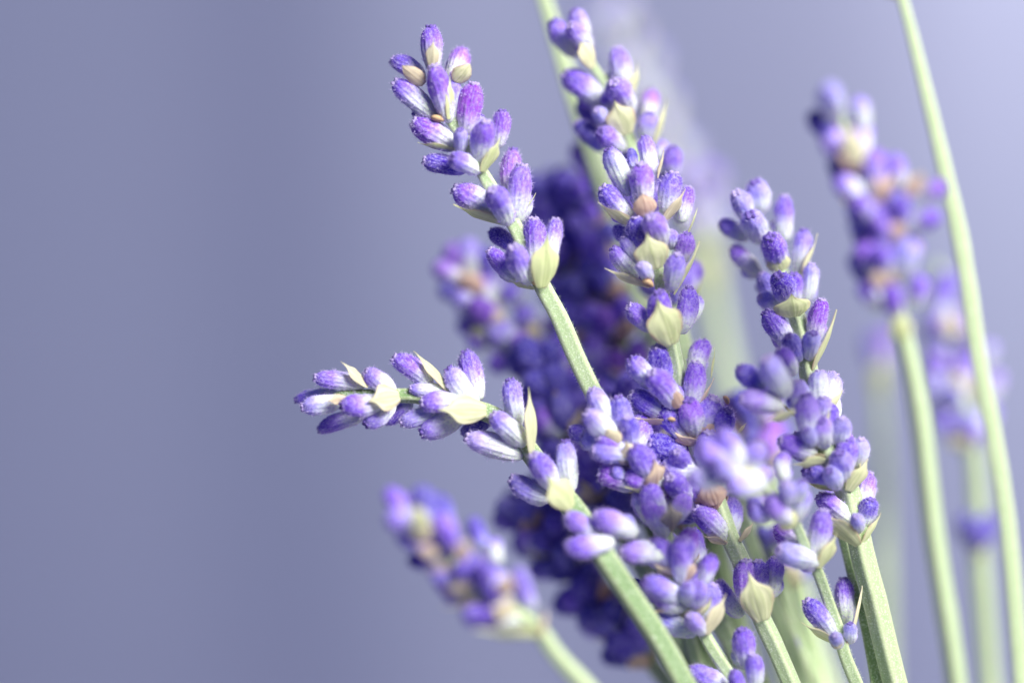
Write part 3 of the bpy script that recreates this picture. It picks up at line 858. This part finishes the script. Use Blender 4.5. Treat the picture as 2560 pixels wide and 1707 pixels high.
o4 = Sprig('lavender_sprig', 'dark navy lavender sprig filling the gap under the sideways sprig', 'lavender',
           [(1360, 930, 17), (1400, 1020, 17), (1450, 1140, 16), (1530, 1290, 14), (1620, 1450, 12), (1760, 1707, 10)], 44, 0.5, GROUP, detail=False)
o4.whorls([(1375, 950), (1400, 1020), (1430, 1095), (1465, 1170), (1510, 1250), (1560, 1340)], 8, 1.05, SHADE_TONES, 42, 0.85)
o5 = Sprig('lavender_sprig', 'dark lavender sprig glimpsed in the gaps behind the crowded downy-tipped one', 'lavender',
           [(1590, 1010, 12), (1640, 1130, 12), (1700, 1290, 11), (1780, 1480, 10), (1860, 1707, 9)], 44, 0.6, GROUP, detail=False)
o5.whorls([(1600, 1040), (1635, 1120), (1670, 1210), (1710, 1310)], 8, 1.0, SHADE_TONES, 42, 0.7)

# ------------------------------------------------------------------ I, J: bare stems crossing the top edge
i_ = Sprig('lavender_sprig', 'soft bare green stem slanting down from the top edge behind the highest sprig', 'lavender',
           [(1310, -200, 20), (1335, -80, 20), (1362, 0, 20), (1402, 130, 20), (1445, 270, 20), (1490, 400, 21), (1570, 640, 22), (1680, 1000, 20), (1800, 1400, 18), (1890, 1707, 17)], 60, 0.15, GROUP, detail=False)
i_.whorls([(1310, -190), (1328, -110)], 7, 1.0, 'vvl')
j_ = Sprig('lavender_sprig', 'long soft pale green stem curving down past the blurred sprigs beside the right edge', 'lavender',
           [(2225, -120, 15), (2242, -60, 15), (2262, 10, 15), (2310, 200, 15), (2365, 430, 15), (2401, 590, 15), (2420, 700, 15), (2450, 900, 15), (2485, 1080, 15), (2513, 1250, 15),
            (2540, 1500, 15), (2557, 1707, 15)], 46, 0.0, GROUP, detail=False)
j_.whorls([(2232, -95), (2252, -20)], 7, 1.0, 'vvl', 34, 0.3)

# ------------------------------------------------------------------ K, L: blurred sprigs on the right
k_ = Sprig('lavender_sprig', 'large blurred full lavender sprig with orange bracts overlapping the long pale stem', 'lavender',
           [(2090, 270, -19), (2120, 340, -19), (2150, 420, -19), (2195, 530, -19), (2220, 640, -19), (2240, 760, -19), (2258, 830, -19), (2285, 950, -19), (2338, 1350, -19), (2392, 1707, -19)], 42, 0.25, GROUP, detail=False)
for q in [(2092, 285, 2072, 218, 66, 'y', 'f'), (2078, 340, 2028, 280, 48, 'n', 's'), (2154, 325, 2148, 244, 52, 'p', 's'), (2114, 470, 2080, 398, 44, 'n', 's'), (2192, 445, 2188, 376, 54, 'l', 's'),
          (2250, 460, 2230, 390, 60, 'l', 's'), (2312, 495, 2362, 458, 46, 'v', 's'), (2180, 545, 2140, 494, 54, 'v', 'f'), (2268, 550, 2246, 494, 58, 'v', 'f'), (2296, 570, 2346, 536, 52, 'v', 's'),
          (2158, 610, 2140, 548, 52, 'n', 's'), (2215, 600, 2190, 545, 56, 'l', 'f'), (2170, 700, 2135, 640, 54, 'n', 's'), (2220, 680, 2200, 620, 58, 'v', 'f'), (2268, 680, 2278, 615, 56, 'l', 's'),
          (2195, 765, 2155, 710, 54, 'v', 's'), (2240, 780, 2228, 720, 58, 'v', 'f'), (2285, 760, 2300, 690, 56, 'l', 's'), (2230, 520, 2215, 470, 50, 'd', 'b')]:
    k_.bud(*q)
for q in [(2150, 410, 2118, 320, 66, 0.5, 5, -1.8, True), (2126, 412, 2104, 380, 34, 0.95, 0, -1.8, True), (2210, 476, 2190, 448, 40, 0.95, 0, -2.0, True), (2272, 490, 2304, 434, 46, 0.85, 10, -1.8, True),
          (2250, 590, 2235, 555, 46, 0.95, 0, -2.0, True), (2205, 720, 2190, 680, 44, 0.85, 0, -2.0, True), (2258, 850, 2250, 790, 66, 0.1, 0, -1.4, True), (2290, 640, 2280, 600, 40, 0.8, 0, -1.8, True)]:
    k_.bract(*q)
k_.whorls([(2140, 420), (2180, 510), (2212, 610), (2232, 710)], 4, 1.0, 'pplv', 32, 0.85)
l_ = Sprig('lavender_sprig', 'blurred lavender sprig behind the long pale stem with one heart-shaped pair of buds lower down', 'lavender',
           [(2345, 650, 38), (2365, 750, 38), (2385, 870, 38), (2410, 1000, 38), (2432, 1110, 38), (2446, 1260, 38), (2450, 1365, 38), (2460, 1500, 38), (2478, 1707, 38)], 46, 0.2, GROUP, detail=False)
for q in [(2352, 770, 2375, 680, 56, 'd', 's'), (2340, 790, 2360, 700, 50, 'v', 'f'), (2365, 870, 2338, 830, 46, 'b', 's'), (2375, 915, 2325, 895, 50, 'v', 's'), (2395, 910, 2405, 840, 44, 'n', 's'),
          (2365, 985, 2320, 960, 48, 'b', 's'), (2400, 1000, 2372, 975, 44, 'b', 'f'), (2400, 1085, 2345, 1050, 50, 'v', 's'), (2438, 1110, 2435, 1065, 50, 'v', 's'), (2450, 920, 2485, 860, 48, 'p', 's'),
          (2460, 1000, 2502, 930, 48, 'p', 's'), (2446, 1362, 2414, 1286, 52, 'n', 's'), (2452, 1362, 2478, 1290, 52, 'd', 's'), (2447, 1365, 2442, 1318, 50, 'n', 'f')]:
    l_.bud(*q)
for q in [(2385, 840, 2365, 790, 56, 0.6, 0, -1.6, True), (2405, 985, 2390, 930, 50, 0.5, 0, -1.6, True), (2425, 1120, 2370, 1095, 44, 0.4, -40, -1), (2450, 1395, 2448, 1340, 44, 0.2, 0, -1.0, True)]:
    l_.bract(*q)
l_.whorls([(2385, 870), (2408, 990), (2430, 1100)], 4, 1.0, 'pbl', 34, 0.6)
k2 = Sprig('lavender_sprig', 'very blurred straight stem with a single yellow-green bracted bud pair at its top', 'lavender',
           [(2198, 890, 56), (2200, 960, 56), (2212, 1200, 56), (2215, 1450, 55), (2220, 1707, 54)], 50, 0.0, GROUP, detail=False)
for q in [(2200, 915, 2180, 835, 46, 'd', 's'), (2208, 915, 2218, 830, 50, 'm', 's')]:
    k2.bud(*q)
k2.bract(2200, 990, 2200, 890, 62, 0.05, 10, -1.4)

# ------------------------------------------------------------------ P: pale sprigs far behind, and stems crowding below
p1 = Sprig('lavender_sprig', 'pale ghostly lavender sprig far behind, melting into the backdrop beside the highest one', 'lavender',
           [(1520, 20, 95), (1560, 120, 95), (1620, 260, 95), (1690, 420, 92), (1740, 600, 88), (1790, 820, 84), (1840, 1050, 76), (1900, 1400, 60), (1960, 1707, 50)], 60, 0.0, GROUP, detail=False)
p1.whorls([(1530, 50), (1565, 130), (1605, 230), (1650, 330), (1695, 430)], 4, 1.0, 'ppyy', 34, 0.5)
p2 = Sprig('lavender_sprig', 'far pale yellow-green stem with faded buds, blurred between middle and right-hand sprigs', 'lavender',
           [(1745, 480, 70), (1760, 560, 70), (1780, 680, 70), (1805, 850, 68), (1850, 1060, 62), (1960, 1380, 50), (2070, 1707, 42)], 64, 0.0, GROUP, detail=False)
p2.whorls([(1750, 510), (1765, 600)], 5, 1.0, 'ppl', 34, 0.2)
p2.bract(1780, 730, 1770, 600, 76, 0.1, 10, -1.4)
s1 = Sprig('lavender_sprig', 'blurred lavender sprig peeping out behind the bowed sprig, low among the stems', 'lavender',
           [(1890, 1060, 22), (1915, 1150, 22), (1960, 1300, 21), (1995, 1450, 20), (2030, 1600, 18), (2055, 1707, 17)], 46, 0.4, GROUP, detail=False)
s1.whorls([(1890, 1080), (1920, 1170), (1990, 1460)], 7, 1.0, 'vmd', 40, 0.8)
s2 = Sprig('lavender_sprig', 'soft green stem with a small purple bud between the lower stems', 'lavender',
           [(1925, 1330, 16), (1950, 1450, 16), (1985, 1600, 15), (2010, 1707, 14)], 46, 0.6, GROUP, detail=False)
for q in [(1990, 1640, 1984, 1596, 34, 'm', 's'), (1930, 1370, 1900, 1320, 46, 'd', 's'), (1935, 1370, 1945, 1315, 46, 'v', 's')]:
    s2.bud(*q)
s3 = Sprig('lavender_sprig', 'dark green stem crossing behind the crowded sprig near the bottom edge', 'lavender',
           [(1690, 1330, 10), (1705, 1450, 10), (1735, 1600, 9), (1765, 1707, 8)], 56, 0.7, GROUP, detail=False)
for q in [(1692, 1370, 1670, 1310, 46, 'n', 's'), (1696, 1370, 1715, 1310, 46, 'd', 'b')]:
    s3.bud(*q)
s4 = Sprig('lavender_sprig', 'light green stem seen between the two lowest bracted whorls', 'lavender',
           [(1790, 1290, 14), (1815, 1420, 14), (1850, 1560, 13), (1905, 1707, 12)], 50, 0.45, GROUP, detail=False)
for q in [(1795, 1330, 1770, 1280, 46, 'd', 's'), (1800, 1330, 1815, 1275, 46, 'n', 'b')]:
    s4.bud(*q)
s5 = Sprig('lavender_sprig', 'green stem behind the brown-edged bract, rising between bowed and middle sprigs', 'lavender',
           [(1895, 1260, 18), (1915, 1330, 18), (1945, 1420, 18), (1975, 1560, 17), (2040, 1707, 16)], 48, 0.35, GROUP, detail=False)
for q in [(1900, 1290, 1880, 1240, 46, 'd', 's'), (1905, 1290, 1925, 1245, 46, 'v', 'b')]:
    s5.bud(*q)
